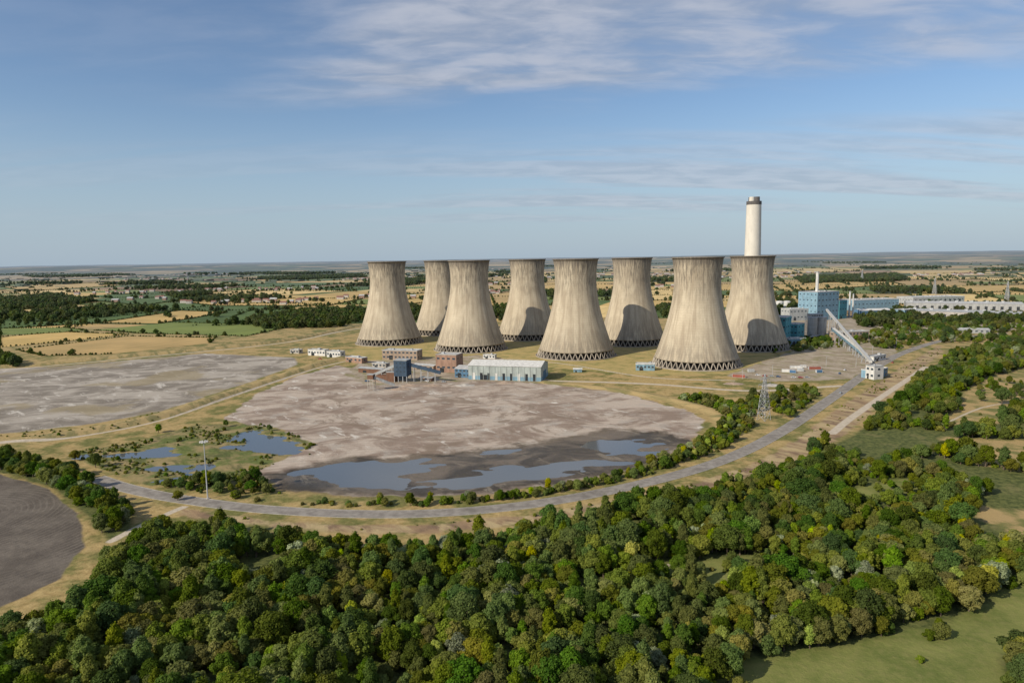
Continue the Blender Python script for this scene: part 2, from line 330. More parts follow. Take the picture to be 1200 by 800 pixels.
# ------------------------------------------------------------ farmland: irregular rectangular fields
FT=-0.33
cf_,sf_=math.cos(FT),math.sin(FT)
def rot(a,b): return (a*cf_-b*sf_, a*sf_+b*cf_)
cells=[]
def bsp(x0,x1,y0,y1,dep=0):
    cxx,cyy=rot((x0+x1)/2,(y0+y1)/2); d=math.hypot(cxx,cyy)
    if cyy<-3000 and dep>3: return
    w,h=x1-x0,y1-y0; lim=140+.05*d
    if max(w,h)<lim*random.uniform(.8,1.9) or dep>14: cells.append((x0,x1,y0,y1)); return
    t=random.uniform(.35,.65)
    if w>h*random.uniform(.7,1.25): bsp(x0,x0+w*t,y0,y1,dep+1); bsp(x0+w*t,x1,y0,y1,dep+1)
    else: bsp(x0,x1,y0,y0+h*t,dep+1); bsp(x0,x1,y0+h*t,y1,dep+1)
bsp(-13000,13000,-5000,14000)
ftype={'straw':(.50,.345,.125),'stub':(.41,.285,.12),'pale':(.60,.44,.19),'green':(.075,.12,.025),'green2':(.155,.19,.045),'brown':(.26,.17,.09),'wood':(.04,.05,.02)}
FV=[];FF=[];FC=[]; hedge_pts=[]; hedge_far=[]; copse_cells=[]
def nearcore(x,y,mg_=0): return (-900+mg_<x<1100-mg_) and (y<1260-mg_) 
for (x0,x1,y0,y1) in cells:
    C=[rot(x0,y0),rot(x1,y0),rot(x1,y1),rot(x0,y1)]
    cxx=sum(c[0] for c in C)/4; cyy=sum(c[1] for c in C)/4
    if cyy<300 or abs(cxx)>cyy*1.05+500 or math.hypot(cxx,cyy)>11500: continue
    if all(nearcore(*c) for c in C): continue
    t=random.choices(list(ftype),[.22,.15,.12,.19,.19,.07,.06])[0]
    n=len(FV)
    FV+=[(c[0],c[1],-.75) for c in C]; FF.append((n,n+1,n+2,n+3))
    k=random.uniform(.85,1.12); FC.append(tuple(a*k for a in ftype[t]))
    if t=='wood': copse_cells.append(C)
    d=math.hypot(cxx,cyy)
    for a,b_ in ((C[0],C[1]),(C[0],C[3])):
        if random.random()<.25: continue
        L=math.dist(a,b_)
        if d<3800:
            s=0; dens=random.choice([4.5,6,8])*(1+d/6000); big=random.choice([.05,.1,.3])
            while s<L:
                f=s/L; x=a[0]+(b_[0]-a[0])*f; y=a[1]+(b_[1]-a[1])*f
                if not nearcore(x,y): hedge_pts.append((x+random.uniform(-1,1),y+random.uniform(-1,1),random.uniform(.25,.42) if random.random()>big else random.uniform(.6,1.15)))
                s+=dens*random.uniform(.6,1.4)
        elif random.random()<.85: hedge_far.append((a,b_))
HF=[([(0,395),(75,389),(150,392),(60,402),(0,407)],'straw'),([(20,410),(150,394),(252,396),(246,402),(130,415),(50,417)],'stub'),
 ([(110,387),(200,378),(350,381),(290,394),(170,391)],'green2'),([(120,378),(210,364),(265,366),(185,379)],'straw'),
 ([(0,374),(110,363),(200,366),(118,378),(0,385)],'green'),([(10,365),(80,357),(135,359),(60,367)],'pale'),([(100,351),(200,343),(250,346),(165,358)],'green'),
 ([(200,352),(330,345),(425,350),(385,358),(250,358)],'straw'),([(215,343),(330,338),(405,341),(330,346)],'pale'),([(130,338),(230,333),(300,336),(200,342)],'brown'),
 ([(0,336),(90,331),(150,334),(30,341)],'straw'),([(270,372),(300,382),(350,380),(420,370),(430,362),(300,362)],'green'),
 ([(885,317),(960,314),(995,318),(900,322)],'pale'),([(760,340),(786,338),(790,350),(765,352)],'pale'),([(470,346),(520,342),(520,352),(480,356)],'straw'),
 ([(575,345),(600,342),(603,356),(580,358)],'stub'),([(1070,322),(1180,318),(1200,324),(1090,329)],'pale'),([(900,334),(1000,330),(1040,334),(920,342)],'straw'),
 ([(1080,336),(1200,334),(1200,341),(1080,344)],'straw'),([(0,385),(75,384),(100,387),(70,390),(0,393)],'green2')]
for i,(pl,t) in enumerate(HF):
    n=len(FV); pp=P(pl); FV+=[(a,b_,.32+.01*i) for a,b_ in pp]; FF.append(tuple(range(n,n+len(pp)))); k=random.uniform(.9,1.1); FC.append(tuple(a*k for a in ftype[t]))
    for j in range(len(pp)):
        a=pp[j]; b_=pp[(j+1)%len(pp)]; L=math.dist(a,b_); s=0
        if random.random()<.2: continue
        while s<L:
            f=s/L; hedge_pts.append((a[0]+(b_[0]-a[0])*f+random.uniform(-1,1),a[1]+(b_[1]-a[1])*f+random.uniform(-1,1),random.uniform(.18,.34) if random.random()<.92 else random.uniform(.45,.8))); s+=random.uniform(3,6)
mf,nt,b=newmat("farmland"); p=pos(nt); fc=nd(nt,'ShaderNodeAttribute',attribute_name='fcol').outputs['Color']
n=noi(nt,p,.012,5,.6); c=mx(nt,1.0,fc,mx(nt,mr(nt,n,.3,.7),(.82,.84,.8),(1.15,1.12,1.1)),'MULTIPLY')
tp=nd(nt,'ShaderNodeVectorRotate',{'Vector':p,'Angle':-FT},rotation_type='Z_AXIS').outputs[0]
w=nd(nt,'ShaderNodeTexWave',{'Vector':tp,'Scale':.013,'Distortion':.4},bands_direction='X').outputs[1]
c=mx(nt,mr(nt,w,.85,1,0,.18),c,(.1,.09,.05)); nt.links.new(haze_tint(nt,c),b.inputs['Base Color'])
fo=mkobj("farmland",FV,FF,[mf]); ca=fo.data.attributes.new('fcol','FLOAT_COLOR','CORNER'); arr=[]
for pg,cc in zip(fo.data.polygons,FC):
    for _ in range(pg.loop_total): arr+=list(cc)+[1]
ca.data.foreach_set('color',arr)
mh,nt,b=newmat("hedge_leaves"); n=noi(nt,pos(nt),.05,4); c=mx(nt,mr(nt,n,.3,.7),(.03,.042,.016),(.07,.085,.03)); nt.links.new(haze_tint(nt,c,12000),b.inputs['Base Color'])
ha=Asm()
for a,b_ in hedge_far:
    L=math.dist(a,b_); n=max(2,int(L/60))
    for k in range(n):
        if random.random()<.25: continue
        f0,f1=k/n,(k+1)/n; h_=random.choice([2.5,3,4,9])
        ha.beam((a[0]+(b_[0]-a[0])*f0,a[1]+(b_[1]-a[1])*f0,h_/2-1),(a[0]+(b_[0]-a[0])*f1,a[1]+(b_[1]-a[1])*f1,h_/2-1),random.uniform(5,10),mh,h_)
ha.obj("distant_hedgerow")
# ------------------------------------------------------------ trees
def leafmat(name,dark,light,hue=.15,trans=.32):
    m,nt,b=newmat(name); oi=nd(nt,'ShaderNodeObjectInfo').outputs['Random']; tn=nd(nt,'ShaderNodeAttribute',attribute_name='tone').outputs['Fac']
    c=mx(nt,tn,dark,light); hs=nd(nt,'ShaderNodeHueSaturation',{'Hue':mr(nt,oi,0,1,.5-.028*hue/.15,.5+.03*hue/.15),'Saturation':mr(nt,mt(nt,'FRACT',mt(nt,'MULTIPLY',oi,7.3)),0,1,.9,1.2),'Value':mr(nt,mt(nt,'FRACT',mt(nt,'MULTIPLY',oi,13.7)),0,1,.7,1.35),'Color':c}).outputs[0]
    c=haze_tint(nt,hs); nt.links.new(c,b.inputs['Base Color']); b.inputs['Roughness'].default_value=.7; b.inputs['Specular IOR Level'].default_value=.1
    t=nd(nt,'ShaderNodeBsdfTranslucent',{'Color':mx(nt,1.0,c,(1.25,1.35,.45),'MULTIPLY')}); ms=nd(nt,'ShaderNodeMixShader',{0:trans})
    nt.links.new(b.outputs[0],ms.inputs[1]); nt.links.new(t.outputs[0],ms.inputs[2]); nt.links.new(ms.outputs[0],nt.nodes['Material Output'].inputs[0])
    return m
LD=leafmat("leaves_dark",(.042,.072,.014),(.12,.165,.034)); LM=leafmat("leaves_mid",(.07,.105,.018),(.20,.24,.048))
LO=leafmat("leaves_olive",(.10,.115,.024),(.26,.26,.065)); LY=leafmat("leaves_bright",(.15,.19,.02),(.40,.42,.055)); LS=leafmat("leaves_willow",(.15,.18,.09),(.38,.42,.26),.05)
LF=leafmat("leaves_far",(.04,.06,.014),(.11,.13,.03))
BK=paint("bark",(.13,.10,.075))
def make_tree(name,Ht,Rd,nlobe,nleaf,ls,seed,lm,z0=.3,narrow=1.0):
    r=np.random.RandomState(seed); a=Asm()
    a.cyl(0,0,-.3,Ht*.45,Ht*.03,Ht*.018,BK,7,False); a.beam((0,0,Ht*.45),(r.uniform(-.3,.3),r.uniform(-.3,.3),Ht*.8),Ht*.034,BK,w2=Ht*.01)
    lob=[((r.uniform(-.08,.08)*Rd,r.uniform(-.08,.08)*Rd,Ht*.60),Rd*.66,Ht*(.5-z0*.35))]
    for i in range(nlobe):
        an=i*2.399+r.uniform(-.4,.4); t=(i+.5)/nlobe; zc=Ht*(z0+.08+(.86-z0)*t); env=math.sin(math.pi*min(1,max(0.12,(t*.78+.18))))**.7
        rad=Rd*(.66)*env*r.uniform(.65,1.2); lr=Rd*r.uniform(.22,.46)*(1.0 if t<.8 else .8)
        c=(rad*math.cos(an)*narrow,rad*math.sin(an)*narrow,min(zc,Ht-lr*.8)); lob.append((c,lr,lr*r.uniform(.75,1.05)))
        a.beam((0,0,Ht*r.uniform(.22,.42)),(c[0]*.9,c[1]*.9,c[2]),Ht*.02,BK,w2=Ht*.006)
    areas=np.array([l[1]*l[2] for l in lob]); pr=areas/areas.sum(); li=r.choice(len(lob),nleaf,p=pr)
    C=np.array([l[0] for l in lob])[li]; R1=np.array([l[1] for l in lob])[li]; R2=np.array([l[2] for l in lob])[li]
    d=r.normal(size=(nleaf,3)); d[:,2]+=.35; d/=np.linalg.norm(d,axis=1)[:,None]
    cl=0.5+0.5*np.sin(d[:,0]*5+li*1.7)*np.sin(d[:,1]*5.5+li)*np.cos(d[:,2]*4.5+li*.6)
    k=(.74+.26*cl)*(1-.28*r.rand(nleaf)**2)+ (r.rand(nleaf)<.07)*.16
    pt=C+d*k[:,None]*np.stack([R1,R1,R2],1)
    keep=np.ones(nleaf,bool)
    for j,l in enumerate(lob):
        q=(pt-np.array(l[0]))/np.array([l[1],l[1],l[2]]); keep&=~((np.linalg.norm(q,axis=1)<.60)&(li!=j))
    keep&=pt[:,2]>Ht*.06
    pt=pt[keep]; d=d[keep]; li=li[keep]; cl=cl[keep]; N=len(pt)
    nrm=d+r.normal(size=(N,3))*.45; nrm[:,2]+=.3; nrm/=np.linalg.norm(nrm,axis=1)[:,None]
    t1=np.cross(nrm,r.normal(size=(N,3))); t1/=np.linalg.norm(t1,axis=1)[:,None]; t2=np.cross(nrm,t1)
    s=ls*r.uniform(.55,1.25,size=(N,1)); s2=s*r.uniform(.5,.95,size=(N,1))
    vv=np.stack([pt-t1*s,pt-t2*s2+nrm*s*.25,pt+t1*s,pt+t2*s2-nrm*s*.2],1).reshape(-1,3)
    lt=r.uniform(0,1,len(lob)); tone=np.clip(.15+.45*lt[li]*.7+.35*cl*.6+r.uniform(-.22,.3,N),0,1)
    nb=len(a.v); vs=list(a.v)+[tuple(x) for x in vv]; fs=list(a.f)+[(nb+4*i,nb+4*i+1,nb+4*i+2,nb+4*i+3) for i in range(N)]
    ob=mkobj(name,vs,fs,[BK,lm],[0]*len(a.f)+[1]*N,link=False)
    at=ob.data.attributes.new('tone','FLOAT','POINT'); at.data.foreach_set('value',np.concatenate([np.zeros(nb),np.repeat(tone,4)]).astype(np.float32))
    return ob
col_t=bpy.data.collections.new("tree_library")
PR=[make_tree("t00_oak",11.5,5.4,17,6000,.33,1,LD),
    make_tree("t01_ash",11,4.6,15,5200,.32,2,LM,.25),
    make_tree("t02_maple",9.5,4.8,14,5200,.32,3,LO,.2),
    make_tree("t03_alder",13,3.3,15,4600,.31,4,LM,.15,.9),
    make_tree("t04_young_birch",9,3.2,11,3600,.30,5,LY,.2),
    make_tree("t05_willow",8.5,4.4,13,4200,.32,6,LS,.12),
    make_tree("t06_shrub",4.4,2.9,9,2400,.27,7,LM,.05),
    make_tree("t07_bramble",3.0,2.8,9,2000,.25,8,LO,.02),
    make_tree("t08_field_tree",12,5.5,9,420,1.1,9,LF,.1),
    make_tree("t09_field_tree",11,6.0,8,420,1.1,10,LF,.05),
    make_tree("t10_hawthorn",7.5,4.2,16,4600,.29,21,LM,.1),
    make_tree("t11_sycamore",12.5,5.0,20,6200,.33,22,LD,.18)]
for o in PR: col_t.objects.link(o)
ng=bpy.data.node_groups.new("scatter","GeometryNodeTree"); ng.interface.new_socket("Geometry",in_out='INPUT',socket_type='NodeSocketGeometry'); ng.interface.new_socket("Geometry",in_out='OUTPUT',socket_type='NodeSocketGeometry')
gi=ng.nodes.new('NodeGroupInput'); go=ng.nodes.new('NodeGroupOutput'); iop=ng.nodes.new('GeometryNodeInstanceOnPoints'); ci=ng.nodes.new('GeometryNodeCollectionInfo')
ci.inputs[0].default_value=col_t; ci.inputs[1].default_value=True; ci.inputs[2].default_value=True
def na_(n,t):
    k=ng.nodes.new('GeometryNodeInputNamedAttribute'); k.data_type=t; k.inputs[0].default_value=n; return [s for s in k.outputs if s.enabled and s.name!='Exists'][0]
L=ng.links.new; L(gi.outputs[0],iop.inputs['Points']); L(ci.outputs[0],iop.inputs['Instance']); iop.inputs['Pick Instance'].default_value=True
L(na_('pid','INT'),iop.inputs['Instance Index']); L(na_('rt','FLOAT_VECTOR'),iop.inputs['Rotation']); L(na_('sz','FLOAT_VECTOR'),iop.inputs['Scale']); L(iop.outputs[0],go.inputs[0])
def scatter(name,x,y,z,s,pid,seed=0):
    r=np.random.RandomState(seed); n=len(x); me=bpy.data.meshes.new(name); me.vertices.add(n); me.vertices.foreach_set('co',np.stack([x,y,z],1).astype(np.float32).ravel())
    a=me.attributes.new('pid','INT','POINT'); a.data.foreach_set('value',np.asarray(pid,np.int32))
    a=me.attributes.new('rt','FLOAT_VECTOR','POINT'); a.data.foreach_set('vector',np.stack([r.uniform(-.08,.08,n),r.uniform(-.08,.08,n),r.uniform(0,6.28,n)],1).astype(np.float32).ravel())
    a=me.attributes.new('sz','FLOAT_VECTOR','POINT'); k=r.uniform(.85,1.15,n); a.data.foreach_set('vector',np.stack([s*k,s*k*r.uniform(.85,1.15,n),s],1).astype(np.float32).ravel())
    o=bpy.data.objects.new(name,me); sc.collection.objects.link(o); md=o.modifiers.new("scatter",'NODES'); md.node_group=ng; print(name,n); return o
def pts_in(poly,sp,seed,jit=.5):
    r=np.random.RandomState(seed); x0,y0=poly.min(0); x1,y1=poly.max(0); x0=max(x0,-1500);x1=min(x1,2200)
    gx,gy=np.meshgrid(np.arange(x0,x1,sp),np.arange(y0,y1,sp)); gx=gx.ravel()+r.uniform(-jit,jit,gx.size)*sp; gy=gy.ravel()+r.uniform(-jit,jit,gy.size)*sp
    k=inside(gx,gy,poly)&(np.abs(gx)<gy*.95+90)&(gy>95); return gx[k],gy[k],r
def near_hard(x,y):
    k=segdist(x,y,ROAD)>8.5
    for p_,w in TRACKS: k&=segdist(x,y,p_)>w/2+2.2
    return k
def choose(r,n1,opts):
    ids=np.array([o[0] for o in opts]); w=np.array([o[1] for o in opts],float); return r.choice(ids,len(n1),p=w/w.sum())
# main woodland
x,y,r=pts_in(ZWOOD,4.7,5)
k=near_hard(x,y)
cd=np.minimum.reduce([sdf(x,y,c) for c in CLEAR])+14*(fbm(x,y,18,70)-.5); k&=cd>0
gap=fbm(x,y,30,71,3); k&=gap>(.22+.19*smooth(40,260,x))
k&=(sdf(x,y,ZDIRT)>2)
x,y=x[k],y[k]; n=len(x); rightw=smooth(60,280,x)
spc=fbm(x,y,45,72,2); sp2=fbm(x,y,20,73,2); pid=choose(r,x,[(0,2),(1,3),(2,2),(3,1.6),(10,2.5),(11,2)])
rn=r.rand(n)
pid=np.where((sp2>.62)&(rn<.6),3,pid); pid=np.where((spc<.38)&(rn<.6),1,pid); pid=np.where((spc>.60)&(rn<.5),2,pid)
pid=np.where(r.rand(n)<.055,4,pid); wl=fbm(x,y,22,75,2); pid=np.where((wl>.74)&(rn<.5),5,pid); pid=np.where(r.rand(n)<.012,5,pid)
edge=sdf(x,y,ZWOOD); shr=((edge>-8)&(r.rand(n)<.6))|(r.rand(n)<.12)|((rightw>.4)&(fbm(x,y,25,77)>.50)&(r.rand(n)<.75)); pid=np.where(shr,r.choice([6,7,6,10],n),pid)
s=.52+.62*fbm(x,y,24,74,2)+r.uniform(-.20,.26,n)
s=s*np.where((pid==6)|(pid==7),1.15,1.0)
scatter("woodland",x,y,height(x,y)-.2,s,pid,1)
x,y,r=pts_in(ZWOODL,4.6,6); k=near_hard(x,y)&(sdf(x,y,ZLOT)>3); x,y=x[k],y[k]; pid=choose(r,x,[(0,2),(1,3),(2,3),(5,1),(6,2),(3,1),(10,3)]); scatter("tree_belt",x,y,height(x,y)-.2,r.uniform(.5,.95,len(x)),pid,2)
ZIN=P([(150,570),(215,578),(330,589),(480,591),(610,580),(740,554),(800,532),(838,508),(850,490),(830,478),(795,468),(830,466),(876,482),(884,500),(850,526),(760,558),(620,585),(480,597),(330,594),(210,581)])
x,y,r=pts_in(ZIN,3.4,7); k=near_hard(x,y)&(fbm(x,y,22,80)>.22); x,y=x[k],y[k]; pid=choose(r,x,[(1,1.5),(2,1),(6,5),(7,2),(5,.4),(10,2.5),(4,.8)]); scatter("roadside_bushes",x,y,height(x,y)-.2,r.uniform(.4,.78,len(x)),pid,3)
SB=[(6,4),(7,3),(2,1.5),(1,1.5),(0,1),(5,.4),(10,2)]; LOW=[(6,2),(7,5)]
SCR=[(P([(150,578),(200,560),(300,560),(330,580),(215,580)]),4.2,.35,.8,.42,SB),(ZWET,3.4,.2,.6,.53,LOW),(P([(870,470),(945,452),(962,462),(925,490),(872,490),(850,480)]),6,.5,.9,.35,SB),
     (P([(1000,398),(1060,380),(1200,378),(1300,382),(1300,398),(1110,402),(1040,412)]),7.5,.6,1.1,.42,SB),(P([(935,400),(965,395),(975,404),(940,410)]),5,.6,1.0,.2,SB),
     (P([(900,408),(1000,400),(1010,404),(960,410),(905,414)]),7,.5,.8,.45,SB),
     (P([(760,690),(800,664),(900,644),(955,665),(900,702)]),6.0,.35,.7,.42,SB),(CLEAR[1],9,.3,.8,.5,SB),(CLEAR[2],7,.3,.8,.48,SB),(CLEAR[3],7,.3,.8,.48,SB),(CLEAR[5],6,.4,.7,.42,SB),
     (ZDIRT,5,.12,.45,.58,LOW),(P([(0,508),(100,500),(190,484),(200,492),(100,512),(0,522)]),6,.2,.5,.52,LOW),(ZMEADOW,13,.3,.7,.60,SB)]
xs_=[];ys_=[];ss=[];pp=[]
for i,(pl,sp_,s0,s1,th,op) in enumerate(SCR):
    x,y,r=pts_in(pl,sp_,20+i); k=near_hard(x,y)&(fbm(x,y,16,90+i)>th)
    hz_=height(x,y); k&=hz_>-.25
    x,y=x[k],y[k]; xs_.append(x);ys_.append(y);ss.append(s0+(s1-s0)*r.rand(len(x))**1.5); pp.append(choose(r,x,op))
x=np.concatenate(xs_);y=np.concatenate(ys_); scatter("scrub_bushes",x,y,height(x,y)-.15,np.concatenate(ss),np.concatenate(pp),4)
# farmland trees
hx=np.array(hedge_pts); fx,fy,fs=list(hx[:,0]),list(hx[:,1]),list(hx[:,2])
COP=[[(293,372),(420,362),(432,374),(395,384),(300,386)],[(0,352),(60,346),(112,354),(60,362),(0,364)],[(0,412),(30,430),(0,438),(-60,436)],[(930,326),(1050,322),(1065,329),(940,332)],
 [(0,322),(120,320),(160,323),(40,326)],[(300,326),(420,322),(430,325),(320,329)],[(430,330),(520,326),(520,330),(450,335)],[(1090,302),(1200,298),(1200,303),(1100,307)],[(560,368),(600,360),(610,368),(575,374)],
 [(770,360),(800,356),(800,368),(778,372)],[(600,330),(640,326),(640,332),(610,335)],[(1000,372),(1060,366),(1200,372),(1200,378),(1010,384)],[(470,366),(515,358),(512,368),(486,376)],[(190,346),(240,342),(250,345),(210,350)]]
for i,c in enumerate(COP):
    pl=P(c); x0,y0=pl.min(0);x1,y1=pl.max(0); d=np.hypot(*pl.mean(0)); sp_=8+d*.0022; r=np.random.RandomState(i+300)
    gx,gy=np.meshgrid(np.arange(x0,x1,sp_),np.arange(y0,y1,sp_)); gx=gx.ravel()+r.uniform(-.5,.5,gx.size)*sp_; gy=gy.ravel()+r.uniform(-.5,.5,gy.size)*sp_; k=inside(gx,gy,pl)&(fbm(gx,gy,60,400)>.38); gx,gy=gx[k],gy[k]
    fx+=list(gx);fy+=list(gy);fs+=list(r.uniform(.6,1.2,len(gx))*min(1.6,1+d*.0001))
for C in copse_cells:
    pl=np.array(C); d=np.hypot(*pl.mean(0)); sp_=14+d*.004; r=np.random.RandomState(int(abs(pl[0,0]))%9999); x0,y0=pl.min(0);x1,y1=pl.max(0)
    gx,gy=np.meshgrid(np.arange(x0,x1,sp_),np.arange(y0,y1,sp_)); gx=gx.ravel()+r.uniform(-.5,.5,gx.size)*sp_; gy=gy.ravel()+r.uniform(-.5,.5,gy.size)*sp_
    k=inside(gx,gy,pl)&~((gx>-900)&(gx<1100)&(gy<1260)); gx,gy=gx[k],gy[k]; fx+=list(gx);fy+=list(gy);fs+=list(r.uniform(.8,1.3,len(gx))*(1+d*.00012))
r=np.random.RandomState(5)
for _ in range(650):
    yy=1300+r.rand()**1.1*7500; xx=r.uniform(-.85,.85)*yy; m_=r.randint(1,9); a_=r.uniform(0,3.1)
    for k in range(m_): fx.append(xx+math.cos(a_)*k*11+r.normal()*4);fy.append(yy+math.sin(a_)*k*11+r.normal()*4);fs.append(r.uniform(.5,1.2))
fx=np.array(fx);fy=np.array(fy);fs=np.array(fs)
ok=(sdf(fx,fy,ZASHL)>4)&(sdf(fx,fy,ZASH)>4)&(sdf(fx,fy,ZLAWN)>4)&(sdf(fx,fy,ZWOOD)>0); fx,fy,fs=fx[ok],fy[ok],fs[ok]
scatter("distant_trees",fx,fy,np.full(len(fx),-.8),fs,r.choice([8,9],len(fx)),9)
for u,v,s,pi in [(1174,474,1.15,0),(112,548,.75,0),(186,507,.6,1),(265,500,.5,1),(316,505,.45,1),(208,586,.55,2),(1150,470,.6,2),(940,578,.7,1),(88,540,.7,2),(690,615,.5,3)]:
    x,y=G(u,v); o=bpy.data.objects.new("tree",PR[pi].data); o.location=(x,y,float(height(x,y))-.2); o.scale=(s,s,s); o.rotation_euler=(0,0,u); sc.collection.objects.link(o)
# ------------------------------------------------------------ road
mr_,nt,b=newmat("asphalt"); p=pos(nt); n=noi(nt,p,.25,5); c=mx(nt,mr(nt,n,.3,.7),(.19,.17,.15),(.29,.265,.235)); c=mx(nt,mr(nt,noi(nt,p,.06,4),.52,.7,0,.6),c,(.14,.125,.11)); nt.links.new(haze_tint(nt,c),b.inputs['Base Color'])
KB=paint("kerb_concrete",(.34,.32,.28)); LN=paint("road_line",(.50,.48,.44),dirt=.6)
T=np.gradient(ROAD,axis=0); T/=np.linalg.norm(T,axis=1)[:,None]; Nn=np.stack([-T[:,1],T[:,0]],1)
def strip(a,off0,off1,z0,z1,mat,i0=0,i1=None,top=None):
    pts=ROAD[i0:i1];n_=Nn[i0:i1]; vs=[];fs=[]
    for p_,q_ in zip(pts,n_):
        A_=p_+q_*off0;B_=p_+q_*off1; vs+=[(A_[0],A_[1],z0),(A_[0],A_[1],z1),(B_[0],B_[1],z1),(B_[0],B_[1],z0)]
    for i in range(len(pts)-1):
        k=i*4
        for j in range(3): fs.append((k+j,k+4+j,k+5+j,k+1+j))
    a.add(vs,fs,mat)
ra=Asm(); HWd=4.6
strip(ra,-HWd,HWd,-.2,.05,mr_); strip(ra,HWd,HWd+.22,-.2,.15,KB); strip(ra,-HWd-.22,-HWd,-.2,.15,KB)
strip(ra,HWd-.5,HWd-.42,.04,.054,LN); strip(ra,-HWd+.42,-HWd+.5,.04,.054,LN)
ra.obj("road")
# ------------------------------------------------------------ cooling towers
mc,nt,b=newmat("tower_concrete"); oc=nd(nt,'ShaderNodeTexCoord').outputs['Object']; s_=nd(nt,'ShaderNodeSeparateXYZ',{0:oc}); x_,y_,z_=s_.outputs
oi=nd(nt,'ShaderNodeObjectInfo').outputs['Random']; an=nd(nt,'ShaderNodeVectorMath',{0:nd(nt,'ShaderNodeCombineXYZ',{0:x_,1:y_,2:0.0}).outputs[0]},operation='NORMALIZE').outputs[0]
off=mt(nt,'MULTIPLY',oi,57.0); sn=nd(nt,'ShaderNodeSeparateXYZ',{0:an})
def cylv(za,k): return nd(nt,'ShaderNodeCombineXYZ',{0:mt(nt,'ADD',mt(nt,'MULTIPLY',sn.outputs[0],k),off),1:mt(nt,'MULTIPLY',sn.outputs[1],k),2:mt(nt,'MULTIPLY',z_,za)}).outputs[0]
f1=noi(nt,cylv(.014,5),1.5,7,.62); f2=noi(nt,cylv(.03,7),3.0,6,.66); f3=noi(nt,cylv(.06,2.2),1.0,4); f4=noi(nt,oc,.8,5,.6); f5=noi(nt,cylv(.05,1.6),1.3,5,.6)
c=mx(nt,mr(nt,f3,.3,.7),(.43,.365,.27),(.53,.46,.345))
c=mx(nt,mr(nt,f1,.44,.62,0,.62),c,(.29,.235,.17))
topm=mr(nt,mt(nt,'ADD',z_,mt(nt,'MULTIPLY',mt(nt,'SUBTRACT',f5,.5),90)),50,112,0,1); st=mt(nt,'MULTIPLY',topm,mr(nt,f2,.38,.62)); c=mx(nt,mt(nt,'MULTIPLY',st,.88),c,(.13,.112,.09))
rim=mr(nt,mt(nt,'ADD',z_,mt(nt,'MULTIPLY',f2,22)),112,124,0,.75); c=mx(nt,rim,c,(.12,.105,.09))
bot=mt(nt,'MULTIPLY',mr(nt,z_,46,8,0,1),mr(nt,f2,.35,.62,0,.75)); c=mx(nt,bot,c,(.20,.175,.14))
lift=mt(nt,'FRACT',mt(nt,'MULTIPLY',z_,1/2.6)); c=mx(nt,mr(nt,lift,.86,.95,0,.18),c,(.12,.10,.08))
rib=mt(nt,'FRACT',mt(nt,'MULTIPLY',nd(nt,'ShaderNodeMath',{0:y_,1:x_},operation='ARCTAN2').outputs[0],64/math.pi)); c=mx(nt,mr(nt,rib,.88,.96,0,.15),c,(.12,.10,.08))
c=mx(nt,mr(nt,f4,.3,.8,0,.2),c,(.2,.16,.12)); nt.links.new(haze_tint(nt,c),b.inputs['Base Color'])
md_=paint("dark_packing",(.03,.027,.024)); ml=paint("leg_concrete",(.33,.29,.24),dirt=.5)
ta=Asm(); NS=112
rt,zt,bb=24.2,90.0,54.0
rad=lambda z: rt*math.sqrt(1+((z-zt)/bb)**2)
zs=[8.0,8.01]+list(np.linspace(9.5,113,42))+[113.01,114.2,114.2,113.2]
rs=[rad(8)+.0,rad(8)+.5]+[rad(z) for z in np.linspace(9.5,113,42)]+[rad(113)+.9,rad(113)+.9,rad(113)-.6,rad(113)-.9]
zs+=list(np.linspace(112,8,20)); rs+=[rad(z)-.9 for z in np.linspace(112,8,20)]
vs=[];fs=[]
for z,r_ in zip(zs,rs):
    for i in range(NS): a=2*math.pi*i/NS; vs.append((r_*math.cos(a),r_*math.sin(a),z))
for k in range(len(zs)-1):
    for i in range(NS): j=(i+1)%NS; fs.append((k*NS+i,k*NS+j,(k+1)*NS+j,(k+1)*NS+i))
ta.add(vs,fs,mc); nshell=len(ta.f)
NL=44
for i in range(NL):
    a=2*math.pi*i/NL; da=math.pi/NL
    for sg in (-1,1):
        ta.beam((46.2*math.cos(a),46.2*math.sin(a),0),((rad(8)-.3)*math.cos(a+sg*da),(rad(8)-.3)*math.sin(a+sg*da),8.3),.85,ml)
vs=[];fs=[]
for r_,z in ((48.2,-.4),(48.2,1.1),(47.4,1.1),(47.4,.3),(0.1,.3)):
    for i in range(NS): a=2*math.pi*i/NS; vs.append((r_*math.cos(a),r_*math.sin(a),z))
for k in range(4):
    for i in range(NS): j=(i+1)%NS; fs.append((k*NS+i,k*NS+j,(k+1)*NS+j,(k+1)*NS+i))
ta.add(vs,fs,ml)
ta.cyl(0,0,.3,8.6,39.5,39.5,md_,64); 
TW=[(457,406),(552,414.5),(675,423),(815.5,435),(519,394),(619,400),(740,407),(879,413)]
tme=None
for u,v in TW:
    x,y=G(u,v); d=math.hypot(x,y); x+=x/d*47; y+=y/d*47
    if tme is None:
        o=ta.obj("cooling_tower",(x,y,0)); tme=o.data
        sm=[i<nshell for i in range(len(tme.polygons))]; tme.polygons.foreach_set('use_smooth',sm)
    else: o=bpy.data.objects.new("cooling_tower",tme); o.location=(x,y,0); sc.collection.objects.link(o)
    o.rotation_euler=(0,0,u*1.7)
